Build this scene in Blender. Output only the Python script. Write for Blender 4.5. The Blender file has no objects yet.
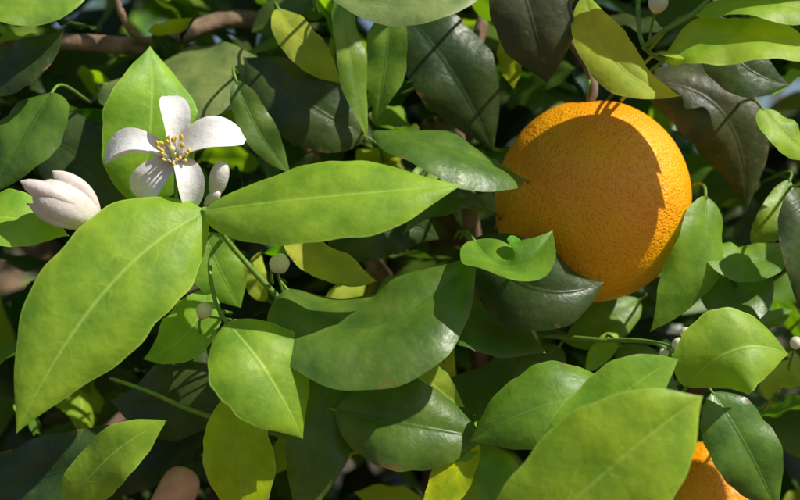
import bpy, math, random
from mathutils import Vector, Matrix
random.seed(7)
R=random.Random(11)
CM=0.01
D=45.0; K=33.0/800
def P(x,y,d):
    s=K*(D+d)/D
    return Vector(((x-400)*s, d, (250-y)*s))
SUN=Vector((0.60,-0.36,0.71)).normalized()
scene=bpy.context.scene
# ---------------- world / sun / camera
w=bpy.data.worlds.new("World"); scene.world=w; w.use_nodes=True
nt=w.node_tree; bg=nt.nodes['Background']; sky=nt.nodes.new('ShaderNodeTexSky')
sky.sky_type='NISHITA'; sky.sun_disc=False
sky.sun_elevation=math.asin(SUN.z); sky.sun_rotation=math.atan2(SUN.x,SUN.y)
nt.links.new(sky.outputs[0],bg.inputs[0]); bg.inputs[1].default_value=0.08
sl=bpy.data.lights.new('sun','SUN'); sl.energy=5.0; sl.angle=math.radians(0.5); sl.color=(1,0.96,0.87)
so=bpy.data.objects.new('sun',sl); scene.collection.objects.link(so)
so.rotation_euler=(-SUN).to_track_quat('-Z','Y').to_euler(); so.location=SUN*3
cam=bpy.data.cameras.new('camera'); co=bpy.data.objects.new('camera',cam); scene.collection.objects.link(co)
co.location=(0,-D*CM,0); co.rotation_euler=(math.radians(90),0,0)
cam.sensor_width=36; cam.lens=36*D/33.0; cam.clip_start=0.01; cam.clip_end=600
cam.dof.use_dof=True; cam.dof.focus_distance=0.445; cam.dof.aperture_fstop=7.0

# ---------------- material helpers
def newmat(name):
    m=bpy.data.materials.new(name); m.use_nodes=True
    n=m.node_tree.nodes; n.clear(); return m,n,m.node_tree.links
def math_(n,l,op,a,b=None,c=None):
    q=n.new('ShaderNodeMath'); q.operation=op
    for i,vv in enumerate((a,b,c)):
        if vv is None: continue
        if isinstance(vv,(int,float)): q.inputs[i].default_value=vv
        else: l.new(vv,q.inputs[i])
    return q.outputs[0]
def mapr(n,l,v,a,b,c,d):
    q=n.new('ShaderNodeMapRange'); q.inputs[1].default_value=a;q.inputs[2].default_value=b;q.inputs[3].default_value=c;q.inputs[4].default_value=d
    l.new(v,q.inputs[0]); return q.outputs[0]
def mix(n,l,f,a,b,mode='MIX'):
    q=n.new('ShaderNodeMix'); q.data_type='RGBA'; q.blend_type=mode
    for i,vv in ((0,f),(6,a),(7,b)):
        if isinstance(vv,(int,float)): q.inputs[i].default_value=vv
        elif isinstance(vv,tuple): q.inputs[i].default_value=vv+((1,) if len(vv)==3 else ())
        else: l.new(vv,q.inputs[i])
    return q.outputs[2]
def noise(n,l,scale,detail=3,rough=0.5):
    t=n.new('ShaderNodeTexCoord'); q=n.new('ShaderNodeTexNoise'); q.inputs['Scale'].default_value=scale
    q.inputs['Detail'].default_value=detail; q.inputs['Roughness'].default_value=rough
    l.new(t.outputs['Object'],q.inputs['Vector']); return q.outputs[0]
def leafmat(name,top,under,trans,tf,rough,vein,veinamt=0.35,spots=0.0,spec=0.5,lite=False):
    m,n,l=newmat(name)
    out=n.new('ShaderNodeOutputMaterial'); pb=n.new('ShaderNodeBsdfPrincipled'); tr=n.new('ShaderNodeBsdfTranslucent'); mx=n.new('ShaderNodeMixShader')
    uv=n.new('ShaderNodeUVMap'); uv.uv_map='UVMap'; sp=n.new('ShaderNodeSeparateXYZ'); l.new(uv.outputs[0],sp.inputs[0])
    u=sp.outputs[0]; a=math_(n,l,'ABSOLUTE',math_(n,l,'MULTIPLY_ADD',sp.outputs[1],2.0,-1.0))
    geo=n.new('ShaderNodeNewGeometry')
    at=n.new('ShaderNodeAttribute'); at.attribute_name='tint'
    mid=mapr(n,l,a,0.010,0.045,1,0)
    col=mix(n,l,geo.outputs['Backfacing'],top,under)
    col=mix(n,l,1.0,col,at.outputs['Color'],'MULTIPLY')
    trc=mix(n,l,1.0,trans,at.outputs['Color'],'MULTIPLY')
    rr=math_(n,l,'MULTIPLY_ADD',geo.outputs['Backfacing'],0.25,rough)
    pb.inputs['Specular IOR Level'].default_value=spec
    if lite:
        col=mix(n,l,math_(n,l,'MULTIPLY',mid,veinamt),col,vein)
        l.new(col,pb.inputs['Base Color']); l.new(trc,tr.inputs[0]); l.new(rr,pb.inputs['Roughness'])
    else:
        n1=noise(n,l,70,3,0.55); n2=noise(n,l,650,2,0.6)
        p=math_(n,l,'SUBTRACT',math_(n,l,'MULTIPLY',u,9.0),math_(n,l,'MULTIPLY',math_(n,l,'POWER',a,1.4),2.2))
        p=math_(n,l,'ADD',p,math_(n,l,'MULTIPLY',n1,1.3))
        pp=math_(n,l,'PINGPONG',p,0.5)
        vv=math_(n,l,'MULTIPLY',mapr(n,l,pp,0.0,0.07,1,0),mapr(n,l,a,0.1,0.9,0.32,0.03))
        t=n.new('ShaderNodeTexCoord'); vo=n.new('ShaderNodeTexVoronoi'); vo.feature='DISTANCE_TO_EDGE'; vo.inputs['Scale'].default_value=600
        l.new(t.outputs['Object'],vo.inputs['Vector'])
        ret=mapr(n,l,vo.outputs['Distance'],0.0,0.14,0.12,0)
        vein_m=math_(n,l,'MAXIMUM',math_(n,l,'MAXIMUM',mid,vv),ret)
        rim=mapr(n,l,a,0.955,0.985,0,0.8)
        br=mapr(n,l,n1,0.3,0.7,0.70,1.30)
        cb=n.new('ShaderNodeCombineColor')
        l.new(mapr(n,l,n1,0.3,0.7,0.56,1.45),cb.inputs[0]); l.new(br,cb.inputs[1]); l.new(br,cb.inputs[2])
        col=mix(n,l,1.0,col,cb.outputs[0],'MULTIPLY')
        col=mix(n,l,math_(n,l,'MULTIPLY',math_(n,l,'MAXIMUM',vein_m,rim),veinamt),col,vein)
        n3=noise(n,l,300,4,0.7)
        if spots>0:
            col=mix(n,l,mapr(n,l,n3,0.60,0.70,0,spots),col,(0.20,0.16,0.07))
            nb=noise(n,l,95,4,0.65)
            eb=math_(n,l,'MULTIPLY',mapr(n,l,a,0.80,0.97,0,1),mapr(n,l,nb,0.56,0.64,0,1))
            col=mix(n,l,eb,col,(0.20,0.12,0.04))
        trc=mix(n,l,math_(n,l,'MULTIPLY',vein_m,0.5),trc,tuple(c*0.4 for c in trans))
        l.new(col,pb.inputs['Base Color']); l.new(trc,tr.inputs[0])
        rr=math_(n,l,'ADD',rr,mapr(n,l,n3,0.35,0.7,-0.04,0.10))
        l.new(rr,pb.inputs['Roughness'])
        h=math_(n,l,'ADD',math_(n,l,'MULTIPLY',vein_m,-0.35),math_(n,l,'MULTIPLY',n2,0.07))
        h=math_(n,l,'ADD',h,math_(n,l,'MULTIPLY',n1,3.0))
        bp=n.new('ShaderNodeBump'); bp.inputs['Strength'].default_value=0.45; bp.inputs['Distance'].default_value=0.0009
        l.new(h,bp.inputs['Height']); l.new(bp.outputs[0],pb.inputs['Normal'])
    mx.inputs[0].default_value=tf; l.new(pb.outputs[0],mx.inputs[1]); l.new(tr.outputs[0],mx.inputs[2]); l.new(mx.outputs[0],out.inputs[0])
    return m
LM={
'young':((0.24,0.56,0.004),(0.28,0.47,0.03),(0.62,1.0,0.015),0.38,0.24,(0.60,0.84,0.14),0.6,0.0,0.48),
'lime':((0.46,0.60,0.010),(0.46,0.54,0.05),(0.9,1.0,0.04),0.42,0.36,(0.65,0.75,0.15),0.5,0.3,0.3),
'mid':((0.070,0.24,0.004),(0.17,0.30,0.025),(0.38,0.82,0.012),0.30,0.19,(0.19,0.40,0.05),0.5,0.1,0.46),
'mature':((0.014,0.068,0.003),(0.09,0.17,0.02),(0.20,0.50,0.008),0.18,0.14,(0.06,0.17,0.02),0.45,0.2,0.5),
'dark':((0.005,0.020,0.003),(0.04,0.07,0.015),(0.07,0.18,0.006),0.07,0.13,(0.025,0.065,0.010),0.45,0.3,0.4),
'bronze':((0.012,0.022,0.005),(0.05,0.06,0.02),(0.10,0.14,0.01),0.07,0.18,(0.05,0.06,0.02),0.4,0.5,0.38),
'pale':((0.11,0.17,0.035),(0.17,0.24,0.06),(0.25,0.42,0.04),0.18,0.24,(0.2,0.30,0.08),0.4,0.4,0.5)}
M={k:leafmat(k+'_leaf',*v) for k,v in LM.items()}
MLt={k:leafmat(k+'_leaf_crown',*v,lite=True) for k,v in LM.items()}

def simplemat(name,c1,c2,scale,rough,bumpd=0.0,detail=4):
    m,n,l=newmat(name); out=n.new('ShaderNodeOutputMaterial'); pb=n.new('ShaderNodeBsdfPrincipled')
    nz=noise(n,l,scale,detail,0.6)
    l.new(mix(n,l,mapr(n,l,nz,0.3,0.7,0,1),c1,c2),pb.inputs['Base Color']); pb.inputs['Roughness'].default_value=rough
    if bumpd:
        b=n.new('ShaderNodeBump'); b.inputs['Distance'].default_value=bumpd; b.inputs['Strength'].default_value=0.7; l.new(nz,b.inputs['Height']); l.new(b.outputs[0],pb.inputs['Normal'])
    l.new(pb.outputs[0],out.inputs[0]); return m
MB=simplemat('bark',(0.12,0.075,0.045),(0.32,0.21,0.13),120,0.85,0.002)
MT=simplemat('green_twig',(0.10,0.22,0.02),(0.20,0.33,0.05),300,0.5,0.0004)
MSoil=simplemat('soil',(0.10,0.065,0.04),(0.22,0.15,0.10),9,0.95,0.02)
MSkin=simplemat('skin',(0.72,0.31,0.23),(0.84,0.45,0.36),130,0.5,0.0008)
MNail=simplemat('nail',(0.75,0.45,0.38),(0.78,0.50,0.43),150,0.3)
MYel=simplemat('anther',(0.75,0.48,0.04),(0.85,0.60,0.10),900,0.6)
MSty=simplemat('style',(0.62,0.66,0.25),(0.7,0.72,0.4),900,0.45)
def petalmat():
    m,n,l=newmat('petal'); out=n.new('ShaderNodeOutputMaterial'); pb=n.new('ShaderNodeBsdfPrincipled'); tr=n.new('ShaderNodeBsdfTranslucent'); mx=n.new('ShaderNodeMixShader')
    nz=noise(n,l,260,3,0.6)
    at=n.new('ShaderNodeAttribute'); at.attribute_name='tint'
    c=mix(n,l,mapr(n,l,nz,0.35,0.7,0,1),(0.92,0.91,0.88),(0.86,0.83,0.82))
    c=mix(n,l,1.0,c,at.outputs['Color'],'MULTIPLY')
    l.new(c,pb.inputs['Base Color']); l.new(c,tr.inputs[0]); pb.inputs['Roughness'].default_value=0.36
    b=n.new('ShaderNodeBump'); b.inputs['Distance'].default_value=0.0008; b.inputs['Strength'].default_value=0.6; l.new(noise(n,l,330,3,0.6),b.inputs['Height']); l.new(b.outputs[0],pb.inputs['Normal'])
    mx.inputs[0].default_value=0.25; l.new(pb.outputs[0],mx.inputs[1]); l.new(tr.outputs[0],mx.inputs[2]); l.new(mx.outputs[0],out.inputs[0]); return m
MP=petalmat()
def orangemat():
    m,n,l=newmat('orange_peel'); out=n.new('ShaderNodeOutputMaterial'); pb=n.new('ShaderNodeBsdfPrincipled')
    t=n.new('ShaderNodeTexCoord'); vo=n.new('ShaderNodeTexVoronoi'); vo.inputs['Scale'].default_value=720; l.new(t.outputs['Object'],vo.inputs['Vector'])
    n1=noise(n,l,32,5,0.6); n2=noise(n,l,620,3,0.6); n3=noise(n,l,170,4,0.6); n4=noise(n,l,60,6,0.75)
    c=mix(n,l,mapr(n,l,n1,0.32,0.68,0,1),(1.0,0.34,0.002),(1.0,0.46,0.005))
    c=mix(n,l,mapr(n,l,vo.outputs['Distance'],0.0,0.35,0.32,0),c,(0.80,0.22,0.002))
    c=mix(n,l,mapr(n,l,n3,0.67,0.74,0,0.5),c,(0.45,0.22,0.02))
    c=mix(n,l,mapr(n,l,n4,0.62,0.74,0,0.25),c,(0.70,0.45,0.05))
    l.new(c,pb.inputs['Base Color']); pb.inputs['Roughness'].default_value=0.36
    pb.inputs['Subsurface Weight'].default_value=0.15; pb.inputs['Subsurface Radius'].default_value=(1,0.35,0.05); pb.inputs['Subsurface Scale'].default_value=0.006
    h=math_(n,l,'ADD',mapr(n,l,vo.outputs['Distance'],0.0,0.5,0,0.8),math_(n,l,'MULTIPLY',n3,1.3)); h=math_(n,l,'ADD',h,math_(n,l,'MULTIPLY',n2,0.4))
    h=math_(n,l,'ADD',h,math_(n,l,'MULTIPLY',n1,4.0))
    b=n.new('ShaderNodeBump'); b.inputs['Distance'].default_value=0.0008; b.inputs['Strength'].default_value=0.7; l.new(h,b.inputs['Height']); l.new(b.outputs[0],pb.inputs['Normal'])
    l.new(pb.outputs[0],out.inputs[0]); return m
MO=orangemat()

# ---------------- mesh helpers
class Acc:
    def __init__(s): s.v=[];s.f=[];s.uv=[];s.t=[];s.m=[]
def empty(name,parent=None):
    e=bpy.data.objects.new(name,None); scene.collection.objects.link(e); e.empty_display_size=0.02
    if parent: e.parent=parent
    return e
def build(name,acc,mats,parent=None,smooth=True):
    me=bpy.data.meshes.new(name); me.from_pydata([tuple(p*CM) for p in acc.v],[],acc.f)
    if acc.uv:
        ul=me.uv_layers.new(name='UVMap'); buf=[0.0]*(2*len(me.loops)); vi=[0]*len(me.loops); me.loops.foreach_get('vertex_index',vi)
        for i,k in enumerate(vi): buf[2*i]=acc.uv[k][0]; buf[2*i+1]=acc.uv[k][1]
        ul.data.foreach_set('uv',buf)
    if acc.t:
        ca=me.color_attributes.new('tint','FLOAT_COLOR','POINT'); fl=[]
        for c in acc.t: fl+= [c[0],c[1],c[2],1.0]
        ca.data.foreach_set('color',fl)
    for m in mats: me.materials.append(m)
    if acc.m: me.polygons.foreach_set('material_index',acc.m)
    if smooth: me.polygons.foreach_set('use_smooth',[True]*len(me.polygons))
    me.update()
    o=bpy.data.objects.new(name,me); scene.collection.objects.link(o)
    if parent: o.parent=parent
    return o
def curve(pts,u):
    n=len(pts)-1
    if n==1: return pts[0].lerp(pts[1],u)
    if n==2:
        a,m,b=pts; c=m*2-(a+b)*0.5
        return a*(1-u)**2+c*2*u*(1-u)+b*u*u
    x=u*n; i=min(int(x),n-1); t=x-i
    p1=pts[i];p2=pts[i+1]; p0=pts[i-1] if i>0 else p1*2-p2; p3=pts[i+2] if i+2<=n else p2*2-p1
    return 0.5*((2*p1)+(p2-p0)*t+(2*p0-5*p1+4*p2-p3)*t*t+(3*p1-3*p2+p3-p0)*t*t*t)
def prof(u,sh=0.86):
    x=min(max(u,0),1)**sh; q=max(4*x*(1-x),0)
    t=max(0,(u-0.60)/0.40); s=max(0,(0.3-u)/0.3)
    e=0.66+0.50*t+0.12*s
    return q**e
def leaf(acc,pts,width,hint,nu=26,nv=8,fold=14,curl=10,wave=0.04,freq=2.5,tint=(1,1,1),mi=0,rnd=None,projw=False,twist=0,sh=0.86):
    rnd=rnd or R; ph=rnd.uniform(0,6.28); ph2=rnd.uniform(0,6.28); b0=len(acc.v); L=(pts[-1]-pts[0]).length
    hint=Vector(hint).normalized()
    T=(pts[-1]-pts[0]).normalized(); N=(hint-T*hint.dot(T)).normalized(); S=N.cross(T)
    hw=width/2
    if projw:
        tx=Vector((T.x,0,T.z)).normalized() if Vector((T.x,0,T.z)).length>0.1 else Vector((1,0,0))
        perp=Vector((-tx.z,0,tx.x)); hw=hw/max(0.4,abs(S.dot(perp)))
    fd=math.radians(fold); cu=math.radians(curl); as_=rnd.uniform(-0.07,0.07)
    for i in range(nu+1):
        u=i/nu; c=curve(pts,u); e=0.01
        T=(curve(pts,min(1,u+e))-curve(pts,max(0,u-e))).normalized()
        h2=Matrix.Rotation(math.radians(twist)*(u-0.5),3,T)@hint
        N=(h2-T*h2.dot(T)).normalized(); S=N.cross(T)
        ww=hw*prof(u,sh)*(1+0.03*math.sin(u*17+ph)+0.015*math.sin(u*41+ph2))
        for j in range(2*nv+1):
            v=(j-nv)/nv; a=abs(v); sg=1 if v>=0 else -1
            ang=fd-cu*a
            w_=ww*a*(1+sg*as_)
            off=S*(sg*w_*math.cos(ang))+N*(w_*math.sin(ang))
            wv=wave*L*(a**1.6)*math.sin(freq*6.28*u+ph+(0.9 if sg>0 else 2.2))*prof(u)
            acc.v.append(c+off+N*wv); acc.uv.append((u,0.5+0.5*v)); acc.t.append(tint)
    W=2*nv+1
    for i in range(nu):
        for j in range(2*nv):
            k=b0+i*W+j; acc.f.append((k,k+1,k+W+1,k+W)); acc.m.append(mi)
def tube(acc,pts,r0,r1,seg=8,n=14,tint=None,bump=0,mi=0,cap=True):
    b0=len(acc.v); pts=[Vector(p) for p in pts]; up=Vector((0.3,0.9,0.2))
    for i in range(n+1):
        u=i/n; c=curve(pts,u); T=(curve(pts,min(1,u+0.02))-curve(pts,max(0,u-0.02))).normalized()
        A=T.cross(up).normalized(); B=T.cross(A); r=r0+(r1-r0)*u
        if bump: r*=1+bump*R.uniform(-1,1)
        for j in range(seg):
            a=2*math.pi*j/seg; acc.v.append(c+A*(r*math.cos(a))+B*(r*math.sin(a))); acc.uv.append((u,j/seg)); acc.t.append(tint or (1,1,1))
    for i in range(n):
        for j in range(seg):
            k=b0+i*seg; acc.f.append((k+j,k+(j+1)%seg,k+seg+(j+1)%seg,k+seg+j)); acc.m.append(mi)
    if cap:
        acc.f.append(tuple(b0+j for j in range(seg))[::-1]); acc.m.append(mi)
        acc.f.append(tuple(b0+n*seg+j for j in range(seg))); acc.m.append(mi)
def ellip(acc,c,ax,L,r,seg=20,rings=14,tint=(1,1,1),pw=1.0,mi=0,grooves=0):
    ax=Vector(ax).normalized(); A=ax.cross(Vector((0.2,0.9,0.31))).normalized(); B=ax.cross(A); b0=len(acc.v)
    for i in range(rings+1):
        t=math.pi*i/rings; z=-math.cos(t)*L/2; s=math.sin(t); uu=(1-math.cos(t))/2
        rr=r*s*(1+ (0.5-uu)*(-0.5)*(pw-1))
        for j in range(seg):
            a=2*math.pi*j/seg; g=1+grooves*abs(math.sin(a*2.5+uu*1.2))
            acc.v.append(c+ax*z+(A*math.cos(a)+B*math.sin(a))*rr*g); acc.uv.append((uu,j/seg)); acc.t.append(tint if not callable(tint) else tint(uu))
    for i in range(rings):
        for j in range(seg):
            k=b0+i*seg; acc.f.append((k+j,k+(j+1)%seg,k+seg+(j+1)%seg,k+seg+j)); acc.m.append(mi)

tree=empty('orange_tree')
# ---------------- individual leaves seen up close: material, midrib, width, facing, fold, curl, wave, freq
H=[
('young',[(207,211,-1),(106,290,-3.2),(16,434,-3.6)],128,(0.35,-0.9,0.45),16,26,0.012,1.5),
('young',[(203,211,-1.2),(328,197,-3.4),(463,185,-3)],84,(0.25,-0.85,0.55),20,32,0.012,1.5),
('young',[(138,207,3),(150,125,2.2),(150,46,2.8)],88,(0.45,-1,0.2),14,18,0.02,2),
('young',[(226,322,-2),(266,372,-3),(303,439,-2.3)],90,(0.4,-1,0.4),14,24,0.012,2),
('mature',[(286,288,1),(374,326,-1.2),(478,252,0)],88,(0.15,-0.6,0.8),26,36,0.03,2),
('lime',[(284,235,2),(330,264,1.2),(377,281,1.7)],34,(0.0,-0.9,0.6),8,6,0.03,2),
('mature',[(432,300,3),(482,322,2),(546,353,1.5)],62,(0.0,-0.6,0.8),16,18,0.03,2),
('lime',[(393,345,2),(424,378,1),(465,407,1.5)],40,(0.1,-1,0.2),12,6,0.03,2),
('dark',[(470,240,1.5),(532,288,-0.4),(604,282,0.8)],92,(-0.3,-0.9,0.1),14,22,0.03,1.5),
('mid',[(474,240,0.2),(512,268,-1.6),(553,230,-1.0)],36,(0.15,-0.55,0.85),26,10,0.07,2),
('mature',[(521,178,1),(445,148,-0.3),(371,130,1.4)],54,(0.05,-0.5,0.9),20,30,0.03,1.5),
('pale',[(488,208,2),(445,200,1.5),(402,236,2)],26,(0.2,0.6,-0.7),14,10,0.03,2),
('mid',[(618,397,0),(545,406,-1),(469,442,0)],76,(0.0,-0.9,0.5),16,22,0.02,2),
('mature',[(335,410,1),(410,425,0),(487,438,1)],88,(0.05,-1,0.3),18,24,0.03,2),
('young',[(686,388,-1),(735,350,-2),(789,355,-1)],84,(0.35,-1,0.4),16,20,0.02,2),
('mature',[(712,392,0.5),(748,450,0),(778,514,1)],70,(0.1,-1,0.15),16,20,0.03,2),
('young',[(485,585,-5.5),(606,472,-7),(703,396,-7)],130,(0.25,-0.95,0.45),20,24,0.012,1.5),
('young',[(540,478,-3.5),(616,400,-4),(679,359,-4)],62,(0.0,-1,0.5),16,18,0.02,2),
('mid',[(706,196,2.2),(694,262,1.5),(650,332,2)],58,(0.5,-1,0.15),16,14,0.03,2),
('bronze',[(640,84,4.6),(722,112,4.2),(746,212,5)],84,(-0.1,-1,0.3),14,26,0.03,1.5),
('lime',[(585,-5,0),(616,62,-2),(681,96,-2)],52,(-0.1,-0.9,0.45),24,26,0.03,1.5),
('young',[(664,61,-2),(740,36,-3),(835,62,-3)],56,(0.1,-0.8,0.7),18,18,0.03,2),
('young',[(690,14,-1),(760,2,-3),(845,22,-3)],44,(0.1,-0.8,0.7),14,14,0.03,2),
('lime',[(668,52,-1),(700,46,-2),(748,22,-2)],30,(0.1,-0.5,0.9),14,10,0.03,2),
('bronze',[(512,-45,0),(532,20,-1),(547,84,0)],80,(-0.15,-1,0.1),16,24,0.02,2),
('pale',[(325,-14,-1),(410,6,-2),(495,-18,-1)],40,(-0.1,-0.8,0.4),12,14,0.02,2),
('dark',[(366,137,4.5),(300,98,3.4),(243,57,4)],80,(-0.1,-0.8,0.25),16,22,0.03,2),
('mature',[(236,80,2),(258,130,2),(291,174,2.5)],34,(0.1,-1,0.1),18,14,0.03,2),
('dark',[(-30,72,0.5),(18,66,0),(65,27,0)],52,(-0.1,-0.9,0.3),14,14,0.03,2),
('mature',[(52,92,1),(28,132,0),(-8,194,0)],70,(-0.2,-1,0.3),16,22,0.03,2),
('mid',[(-40,-4,-1),(30,6,-1),(92,-9,0)],40,(0.1,-0.9,0.5),12,14,0.02,2),
('pale',[(104,84,6.5),(190,74,5),(268,61,5.5)],92,(0.2,-0.7,0.8),14,20,0.03,2),
('lime',[(278,8,4),(305,46,3),(343,84,4)],38,(0.2,-1,0.1),10,10,0.03,2),
('mid',[(388,5,3.5),(386,60,2.8),(376,120,3)],42,(-0.3,-1,0.2),14,14,0.03,2),
('mid',[(342,-10,2),(350,60,1.6),(368,142,2)],28,(0.5,-1,0.1),14,14,0.03,2),
('young',[(66,512,-1),(108,458,-2),(168,420,-2)],54,(0.1,-1,0.5),16,20,0.03,2),
('dark',[(-40,480,2),(60,472,1),(152,420,1)],74,(0.0,-0.9,0.25),14,18,0.03,2),
('dark',[(92,480,5.5),(150,452,5),(218,416,5)],62,(0.0,-1,0.3),14,14,0.03,2),
('lime',[(230,395,0.3),(238,460,-1),(252,545,-1)],70,(0.1,0.9,-0.2),12,12,0.03,2),
('mature',[(334,372,2),(318,440,1),(300,525,1)],64,(0.1,-1,0.1),16,18,0.03,2),
('young',[(-50,228,0),(8,218,-1),(69,236,0)],56,(0.0,-0.9,0.6),12,14,0.02,2),
('mid',[(204,232,2),(220,270,2),(241,308,2.5)],52,(0.2,-1,0.2),14,14,0.03,2),
('young',[(208,288,2),(186,334,1.4),(143,359,1)],52,(0.1,-1,0.4),14,14,0.03,2),
('lime',[(472,436,1),(452,478,0),(420,525,0)],38,(0.4,0.8,0.1),14,14,0.03,2),
('mid',[(455,505,0.5),(490,480,0),(530,505,0.5)],60,(0.1,-1,0.3),10,14,0.03,2),
('mature',[(560,345,6),(500,390,5),(430,380,6)],60,(0.0,-0.8,0.5),14,14,0.03,2),
('dark',[(405,15,6),(450,70,5),(494,152,6)],84,(0.0,-1,0.1),16,22,0.03,2),
('dark',[(230,340,4),(180,395,3),(110,400,4)],80,(0.0,-1,0.2),14,14,0.03,2),
('dark',[(120,215,5),(70,150,5),(20,150,6)],80,(0.0,-1,0.2),14,14,0.03,2),
('mid',[(700,240,2.5),(745,262,2),(800,240,2.5)],36,(0.0,-0.7,0.7),14,14,0.03,2),
('mature',[(705,270,3),(740,300,2),(770,262,3)],44,(0.0,-0.8,0.5),14,14,0.05,2),
('young',[(762,108,2),(785,135,1.5),(815,160,2)],36,(0.2,-1,0.4),14,14,0.03,2),
('mid',[(790,180,4),(770,225,3),(755,250,4)],34,(0.2,-1,0.3),14,14,0.03,2),
('dark',[(806,190,1),(802,240,0),(812,330,1)],44,(0.1,-1,0.1),14,14,0.03,2),
('mature',[(620,345,4),(650,390,3),(655,440,4)],56,(0.0,-1,0.3),14,14,0.03,2),
('dark',[(330,260,4),(385,225,4),(440,240,5)],60,(0.0,-1,0.1),14,14,0.03,2),
('lime',[(268,300,6),(255,278,5),(262,250,6)],22,(0.2,-1,0.2),14,14,0.03,2),
('mid',[(672,500,3),(668,455,2),(690,415,3)],40,(0.2,-1,0.2),14,14,0.03,2),
('young',[(770,400,4),(786,375,3),(830,372,3)],30,(0.2,-1,0.2),14,14,0.03,2),
('lime',[(480,470,6),(440,350,6),(455,290,7)],26,(0.2,-1,0.2),14,14,0.03,2),
('dark',[(715,15,3),(740,62,2.5),(790,85,3)],60,(0.0,-1,0.1),14,14,0.03,2),
('mid',[(640,300,7),(600,325,6),(560,340,7)],40,(0.2,-1,0.5),14,14,0.03,2),
]
tw=Acc()
def addleaf(i,a,mt,pp):
    T=(pp[0]-curve(pp,0.08)).normalized()
    tube(tw,[pp[0]-T*0.15,pp[0]+T*0.5+Vector((0,0.2,0)),pp[0]+T*0.8+Vector((0,1.4,-0.1)),pp[0]+T*0.9+Vector((0,4.5,-0.4))],0.06,0.08,seg=8,n=8)
    build('leaf_%d'%i,a,[M[mt]],tree)
for i,(mt,pts,wd,hint,fo,cu,wa,fr) in enumerate(H):
    a=Acc(); pp=[P(*q) for q in pts]; dd=sum(q[2] for q in pts)/len(pts)
    b=R.uniform(0.9,1.12); tint=(b*R.uniform(0.9,1.1),b,b*R.uniform(0.9,1.1))
    leaf(a,pp,wd*K*(D+dd)/D,hint,nu=40,nv=10,fold=fo,curl=cu,wave=wa,freq=fr,tint=tint,projw=True,twist=R.uniform(-18,18))
    addleaf(i+1,a,mt,pp)
# unseen leaf added above the frame, placed sunward to shade the orange
for j,(c,ax,wd,mt,hl) in enumerate(((Vector((13.9,-3.2,12.2)),Vector((0.75,0.1,-0.65)),2.7,'mid',3.6),)):
    a=Acc(); ax=ax.normalized(); pp=[c-ax*hl,c+SUN*0.5,c+ax*hl]
    leaf(a,pp,wd,SUN,nu=30,nv=8,fold=12,curl=12,wave=0.03); addleaf(len(H)+1+j,a,mt,pp)
# ---------------- twigs
def tb(l,r0,r1,acc=tw,**k): tube(acc,[P(*q) for q in l],r0,r1,**k)
tb([(205,208,-1),(235,250,0.5),(292,310,2),(345,345,3),(420,420,8)],0.09,0.2,n=20)
tb([(205,209,-1),(195,222,0),(178,205,1),(176,170,0.5)],0.1,0.09)
tb([(205,209,-1),(150,225,0.5),(110,228,-0.6),(97,224,-1.0)],0.1,0.09)
tb([(110,378,1),(150,392,1),(205,415,2),(300,440,6)],0.08,0.13)
tb([(226,322,-2),(215,300,0),(210,260,1),(225,235,0.5)],0.08,0.1)
tb([(540,335,4),(600,340,2),(660,345,1),(690,385,-1)],0.12,0.08)
tb([(600,340,2),(640,340,1),(672,346,0)],0.08,0.05)
tb([(640,-40,0),(638,10,-1),(643,45,-1),(664,62,-2)],0.1,0.08)
tb([(643,48,-1),(665,30,-2),(700,8,-2),(740,-40,-1)],0.1,0.1)
tb([(278,272,0),(283,292,1),(292,310,2)],0.05,0.06)
tb([(205,315,0.6),(218,318,1),(250,322,2)],0.05,0.06)
build('green_twigs',tw,[MT],tree)
br=Acc()
tb([(590,104,3.4),(594,88,3.5),(585,60,4.5),(560,20,7),(540,-80,10)],0.16,0.3,acc=br,n=16)
tb([(-60,55,9),(60,42,8),(150,45,9),(260,20,12),(420,90,20)],0.38,0.5,acc=br,n=24,seg=12,bump=0.05)
tb([(110,-30,7),(125,20,7),(150,45,9)],0.15,0.22,acc=br,n=10)
tb([(492,-30,9),(478,40,8),(455,110,9),(468,200,10),(480,330,16),(470,520,30)],0.3,0.5,acc=br,n=24,seg=12,bump=0.05)
tb([(300,-60,11),(290,60,11),(330,200,12),(420,330,14),(460,450,24)],0.3,0.5,acc=br,n=24,seg=12,bump=0.05)
tb([(820,150,12),(760,330,13),(640,420,16),(500,480,28)],0.3,0.5,acc=br,n=24,seg=12,bump=0.05)
tb([(30,560,12),(120,420,13),(260,360,16),(460,440,26)],0.3,0.5,acc=br,n=24,seg=12,bump=0.05)
tube(br,[Vector((4,34,-112)),Vector((7,36,-70)),Vector((5,33,-35)),Vector((6,30,-12))],6,4,seg=20,n=30,bump=0.03)
for q in ([(6,33,-40),(30,38,-15),(50,42,20),(60,45,60)],[(6,33,-40),(-20,40,-10),(-45,42,25),(-60,40,60)],[(5,32,-14),(0,45,20),(5,55,60)],[(6,30,-12),(3,20,4),(2,12,18)],[(6,33,-30),(-20,25,-20),(-45,18,-5)],[(6,33,-30),(25,24,-20),(45,18,0)]):
    tube(br,[Vector(p) for p in q],2.6,0.8,seg=12,n=18,bump=0.04)
build('trunk_and_branches',br,[MB],tree)

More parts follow.
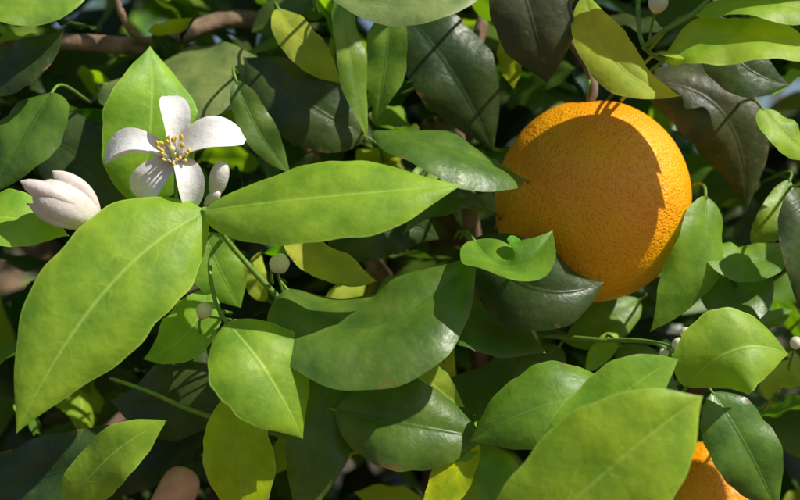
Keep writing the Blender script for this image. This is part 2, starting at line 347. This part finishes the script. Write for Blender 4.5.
# ---------------- foliage of the tree
mats=['mature','dark','mid','young','lime','pale']; wts=[0.44,0.27,0.13,0.10,0.04,0.02]
ML=[M[k] for k in mats]; ML2=[MLt[k] for k in mats]
def rl(acc,c,rnd,nu,nv,sz=1.0,wts=wts,wr=(0.32,0.46),bs=1.0):
    L=rnd.uniform(6,10.5)*sz
    az=rnd.uniform(0,6.28); el=rnd.uniform(-0.9,0.35)
    T=Vector((math.cos(az)*math.cos(el),math.sin(az)*math.cos(el)*0.8-0.15,math.sin(el))).normalized()
    hint=Vector((rnd.gauss(0.1,0.55),rnd.gauss(-0.45,0.55),rnd.gauss(0.7,0.45)))
    if hint.length<0.1: hint=Vector((0,0,1))
    a=c-T*L/2; b=c+T*L/2; N=hint.normalized()
    m=c+N*rnd.uniform(-0.05,0.12)*L
    mi=rnd.choices(range(len(wts)),wts)[0]
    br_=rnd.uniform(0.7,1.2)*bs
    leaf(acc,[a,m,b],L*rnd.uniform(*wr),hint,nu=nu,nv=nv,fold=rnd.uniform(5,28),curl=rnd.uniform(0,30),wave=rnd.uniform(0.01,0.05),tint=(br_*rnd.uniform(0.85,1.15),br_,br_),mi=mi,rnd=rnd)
rm=random.Random(5)
near=Acc()
oc=P(592,201,4.2)
for i in range(430):
    d=rm.uniform(7,22); s=(D+d)/D
    c=Vector((rm.uniform(-20,20)*s,d,rm.uniform(-13.5,14)*s))
    if (c-oc).length<8.5: continue
    rl(near,c,rm,16,4,rm.uniform(0.45,0.8),bs=0.85)  # tint lowered: shade inside the crown painted into the leaf colour
# small young and old leaves along the shoots, just behind the front ones
rs_=random.Random(21)
for i in range(85):
    d=rs_.uniform(4.5,8); s=(D+d)/D
    c=Vector((rs_.uniform(-17,17)*s,d,rs_.uniform(-11,11)*s))
    if (c-oc).length<6.8 or (abs(c.x-oc.x)<5 and abs(c.z-oc.z)<5): continue
    rl(near,c,rs_,16,4,rs_.uniform(0.25,0.5),wts=[0.25,0.15,0.25,0.2,0.12,0.03])
build('inner_leaves',near,ML2,tree)
far=Acc(); n_=0
while n_<2600:
    c=Vector((rm.gauss(0,40),rm.uniform(14,85),rm.gauss(5,36)))
    if abs(c.x)>105 or c.z<-75 or c.z>95: continue
    rl(far,c,rm,6,2,1.15,bs=0.7); n_+=1  # darker tint deepens the background shade through leaf colour
k=0
while k<420:
    c=Vector((rm.uniform(-60,60),rm.uniform(-3,20),rm.uniform(-50,55)))
    if abs(c.x)<23 and -19<c.z<20: continue
    t=(c.y+1)/SUN.y
    q=c-SUN*t
    if abs(q.x)<20 and abs(q.z)<16 and rm.random()<0.82: continue
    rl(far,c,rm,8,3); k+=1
build('crown_foliage',far,ML2,tree)

# ---------------- oranges
def orange(name,c,r,tilt):
    a=Acc(); seg=128; rings=80
    for i in range(rings+1):
        t=math.pi*i/rings
        for j in range(seg):
            p=2*math.pi*j/seg
            rr=r*(1+0.016*math.sin(3*p+1)*math.sin(t)+0.010*math.sin(5*p)*math.sin(t)+0.014*math.sin(2*t+p)*math.sin(t))
            rr*=1-0.05*math.exp(-(t/0.16)**2)-0.02*math.exp(-((math.pi-t)/0.12)**2)
            a.v.append(Vector((rr*math.sin(t)*math.cos(p),rr*math.sin(t)*math.sin(p),rr*1.05*math.cos(t))))
            a.uv.append((j/seg,i/rings)); a.t.append((1,1,1))
    for i in range(rings):
        for j in range(seg):
            k=i*seg; a.f.append((k+j,k+seg+j,k+seg+(j+1)%seg,k+(j+1)%seg)); a.m.append(0)
    b1=len(a.v); z0=r*1.035*0.95
    a.v.append(Vector((0,0,z0+0.12))); a.uv.append((0,0)); a.t.append((1,1,1))
    for ring,(q,zz) in enumerate(((0.5,0.1),(1.0,0.02))):
        for j in range(30):
            p=2*math.pi*j/30; rr=(0.42+0.13*math.cos(5*p))*q; a.v.append(Vector((rr*math.cos(p),rr*math.sin(p),z0+zz+0.06*q))); a.uv.append((0,0)); a.t.append((1,1,1))
    for j in range(30):
        a.f.append((b1,b1+1+j,b1+1+(j+1)%30)); a.m.append(1)
        a.f.append((b1+1+j,b1+31+j,b1+31+(j+1)%30,b1+1+(j+1)%30)); a.m.append(1)
    tube(a,[Vector((0,0,z0)),Vector((0.05,0,z0+0.6)),Vector((0.1,0.1,z0+1.1))],0.17,0.14,mi=1)
    o=build(name,a,[MO,MT]); o.location=c*CM; o.rotation_euler=tilt; return o
orange('orange_fruit',oc,96.5*K*(D+4.2)/D,(math.radians(5),math.radians(-6),0.5))
orange('orange_fruit.001',P(708,505,8),2.9,(0.1,0.2,1.2))

# ---------------- blossom
def petal(acc,base,tip,width,hint,bend=0.12,cup=20,tint=(1,1,1),nu=16,nv=6,recurve=0.0,th0=0.085):
    b0=len(acc.v); ax=tip-base; L=ax.length; T0=ax.normalized(); N0=(Vector(hint)-T0*Vector(hint).dot(T0)).normalized()
    mid=(base+tip)/2+N0*bend*L; pts=[base,mid,tip]; ph=R.uniform(0,6)
    for side in (0,1):
        for i in range(nu+1):
            u=i/nu; c=curve(pts,u)-N0*(recurve*L*max(0,u-0.55)**2*4); T=(curve(pts,min(1,u+.02))-curve(pts,max(0,u-.02))).normalized()
            N=(N0-T*N0.dot(T)).normalized(); S=N.cross(T)
            ww=width/2*(0.42+0.58*math.sin(math.pi*min(1,u*1.15)**1.1*0.5))*math.sqrt(max(0,1-max(0,(u-0.62)/0.38)**2.3))
            for j in range(2*nv+1):
                v=(j-nv)/nv; ang=math.radians(cup)*abs(v)
                th=th0*(1-v*v)**0.5*(1-max(0,(u-0.8)/0.2)**2*0.9)
                n=N*(ww*abs(v)*math.sin(ang)) + N*(0.035*L*math.sin(5*u+ph)*v*v) + N*((th if side==0 else -th)) 
                acc.v.append(c+S*(ww*v*math.cos(ang))+n); acc.uv.append((u,v)); acc.t.append(tint)
    W=2*nv+1; off=(nu+1)*W
    for i in range(nu):
        for j in range(2*nv):
            k=b0+i*W+j; acc.f.append((k,k+1,k+W+1,k+W)); acc.m.append(0)
            k+=off; acc.f.append((k,k+W,k+W+1,k+1)); acc.m.append(0)
blossom=empty('orange_blossom')
C=P(174,157,-0.2)
pet=[((104,153,-0.6),37,(0.2,-0.8,0.7),0.18,30),((171,94,0.0),35,(0.4,-1,0.1),0.18,34),((240,132,-0.3),42,(0.0,-1,0.5),0.18,28),((192,203,-1.0),33,(0.4,-1,0.4),0.24,34),((138,197,-0.4),38,(0.4,-0.9,0.5),0.18,30)]
for i,(t,wd,h,bd,cp) in enumerate(pet):
    a=Acc(); tip=P(*t); base=C+(tip-C).normalized()*0.12+Vector((0,0.3,0))
    petal(a,base,tip,wd*K*1.05,h,bd,cp,nu=22,recurve=0.28,th0=0.13); build('petal_%d'%(i+1),a,[MP],blossom)
a=Acc(); Fax=Vector((0.12,-0.93,0.25)).normalized()
A=Fax.cross(Vector((0,0,1))).normalized(); B=Fax.cross(A)
for i in range(20):
    an=2*math.pi*i/20+R.uniform(-.12,.12); rad=(A*math.cos(an)+B*math.sin(an)); sp=R.uniform(0.32,0.68); ln=R.uniform(0.75,1.05)
    e=C+Fax*ln+rad*sp
    tube(a,[C+rad*0.16,C+Fax*ln*0.5+rad*(0.22+0.3*sp),e],0.08,0.035,seg=6,n=6,mi=0)
    ellip(a,e+Fax*0.06,(Fax+rad*0.5+Vector((R.uniform(-.5,.5),0,R.uniform(-.5,.5)))),0.30,0.075,seg=8,rings=6,mi=1)
build('stamens',a,[MP,MYel],blossom)
a=Acc(); tube(a,[C,C+Fax*0.5,C+Fax*0.95],0.07,0.06,n=6); ellip(a,C+Fax*1.0,Fax,0.2,0.13,mi=0); ellip(a,C+Fax*0.1,Fax,0.5,0.17)
build('pistil',a,[MSty],blossom)
a=Acc(); ellip(a,C+Vector((0,0.45,-0.05)),Fax,0.5,0.3); build('calyx',a,[MT],blossom)
def bud(acc,base,tip,r,tint=(1,1,1),pw=1.8,g=0.05):
    ax=tip-base; ellip(acc,(base+tip)/2,ax,ax.length,r,seg=25,rings=16,pw=pw,mi=0,grooves=g,tint=tint)
    ellip(acc,base+ax.normalized()*0.05,ax,0.22,r*0.5,seg=12,rings=8,mi=1)
bb=empty('orange_blossom_bud')
a=Acc()
bs=P(99,221,-1.0)
bud(a,bs,P(34,189,-2.0),0.85,tint=(1,0.94,0.88),pw=1.3,g=0.08)
build('closed_petals',a,[MP,MT],bb)
a=Acc()
for t,wd,h,bd in (((20,181,-2.2),33,(0.0,-0.9,0.35),0.24),((28,203,-2.0),26,(-0.3,-0.6,-0.7),0.22),((52,171,-1.8),28,(0.3,-0.4,0.9),0.24)):
    petal(a,bs,P(*t),wd*K,h,bd,-50,tint=(1,0.90,0.86),th0=0.1)
build('opening_petals',a,[MP],bb)
for j,(b_,t_,r_) in enumerate((((214,198,0.8),(223,162,0),0.38),((205,205,1.0),(219,192,0.3),0.22),((140,205,0.8),(150,175,0.2),0.3))):
    a=Acc(); bud(a,P(*b_),P(*t_),r_,tint=(1,0.97,0.93)); build('small_blossom_bud'+('' if j==0 else '.%03d'%j),a,[MP,MT])
a=Acc()
for x,y,d,r in ((279,264,-0.3,0.44),(204,311,0.4,0.36),(678,344,-0.2,0.28),(686,333,0.1,0.25),(664,353,0.3,0.22),(796,343,-0.5,0.27),(658,3,-1.5,0.42)):
    c=P(x,y,d); ax=Vector((R.uniform(-.6,.6),-0.5,R.uniform(0.2,0.8))).normalized(); bud(a,c-ax*r,c+ax*r,r*0.88,tint=(0.95,0.95,0.76),pw=1.5,g=0.08)
    tube(a,[c-ax*r,c-ax*(r+0.4)+Vector((0,0.2,-0.1)),c-ax*(r+0.6)+Vector((0.1,0.8,-0.5))],0.05,0.06,n=6,mi=1)
build('round_flower_buds',a,[MP,MT])

# ---------------- hand reaching in from below
def hand():
    me=bpy.data.meshes.new('hand'); vs=[];es=[];rs=[]
    def add(p,r,par):
        vs.append(p*CM); rs.append(r*CM); i=len(vs)-1
        if par is not None: es.append((par,i))
        return i
    w0=add(P(200,860,4),2.3,None)
    fa=add(P(225,1060,6),3.2,w0); add(P(250,1300,9),4.2,fa)
    palm=add(P(195,770,3.4),2.6,w0)
    ks=[((168,690,2.6),[(150,600,1.8),(158,530,2.0),(190,466,2.4)],1.0),
        ((205,685,2.8),[(205,590,0.6),(214,530,0.2),(222,545,2.6)],0.95),
        ((240,695,3.2),[(245,610,0.8),(252,570,0.6),(252,600,2.8)],0.9),
        ((270,715,3.8),[(280,650,1.8),(285,615,1.6),(282,640,3.2)],0.8)]
    for k,fs,r in ks:
        a=add(P(*k),1.15,palm)
        for n,f in enumerate(fs): a=add(P(*f),r*(1-0.05*n),a)
    a=add(P(150,775,2.6),1.4,palm)
    for f,r in (((112,715,1.2),1.15),((110,650,0.6),1.05),((125,600,0.8),0.95)): a=add(P(*f),r,a)
    me.from_pydata([tuple(v) for v in vs],es,[]); me.materials.append(MSkin)
    o=bpy.data.objects.new('hand',me); scene.collection.objects.link(o)
    sk=o.modifiers.new('skin','SKIN')
    for i,r in enumerate(rs): me.skin_vertices[0].data[i].radius=(r,r)
    me.skin_vertices[0].data[0].use_root=True
    s=o.modifiers.new('sub','SUBSURF'); s.levels=2; s.render_levels=3; sk.use_smooth_shade=True
    n=Acc(); petal(n,P(172,508,3.0),P(186,480,3.3),1.1,(0,1,0.1),0.05,-30); no=build('fingernail',n,[MNail],None); no.parent=o
hand()

# ---------------- ground and trees behind
gm=bpy.data.meshes.new('ground'); g=300.0; N=60; vs=[];fs=[]
for i in range(N+1):
    for j in range(N+1):
        f=lambda t:(abs(t)**3)*(1 if t>0 else -1)*g
        x=f(2*i/N-1); y=f(2*j/N-1); vs.append((x,y,-1.12+0.03*math.sin(x*3.1)*math.cos(y*2.3)))
for i in range(N):
    for j in range(N):
        k=i*(N+1)+j; fs.append((k,k+N+1,k+N+2,k+1))
gm.from_pydata(vs,[],fs); gm.materials.append(MSoil); go=bpy.data.objects.new('ground',gm); scene.collection.objects.link(go)
for t,(cx,cy) in enumerate(((-170,420),(150,460),(480,520),(-500,520),(-60,-420),(350,-450))):
    e=empty('background_tree' if t==0 else 'background_tree.%03d'%t)
    a=Acc()
    for i in range(480):
        v=Vector((rm.gauss(0,1),rm.gauss(0,1),rm.gauss(0,1))).normalized()*rm.uniform(0.55,1.0)**0.5
        rl(a,Vector((cx+v.x*150,cy+v.y*130,20+v.z*115)),rm,4,1,3.4)
    build('crown',a,ML2,e); a=Acc()
    tube(a,[Vector((cx,cy,-113)),Vector((cx+5,cy,-60)),Vector((cx,cy+5,10))],9,5,seg=14,n=12,bump=0.04)
    for q in ((60,20,70),(-70,10,60),(10,-50,80)): tube(a,[Vector((cx+5,cy,-60)),Vector((cx+q[0]*.5,cy+q[1]*.5,0)),Vector((cx+q[0],cy+q[1],q[2]))],5,1.5,n=10)
    build('trunk',a,[MB],e)
scene.camera=co
scene.view_settings.view_transform='Standard'; scene.view_settings.look='None'; scene.view_settings.exposure=0
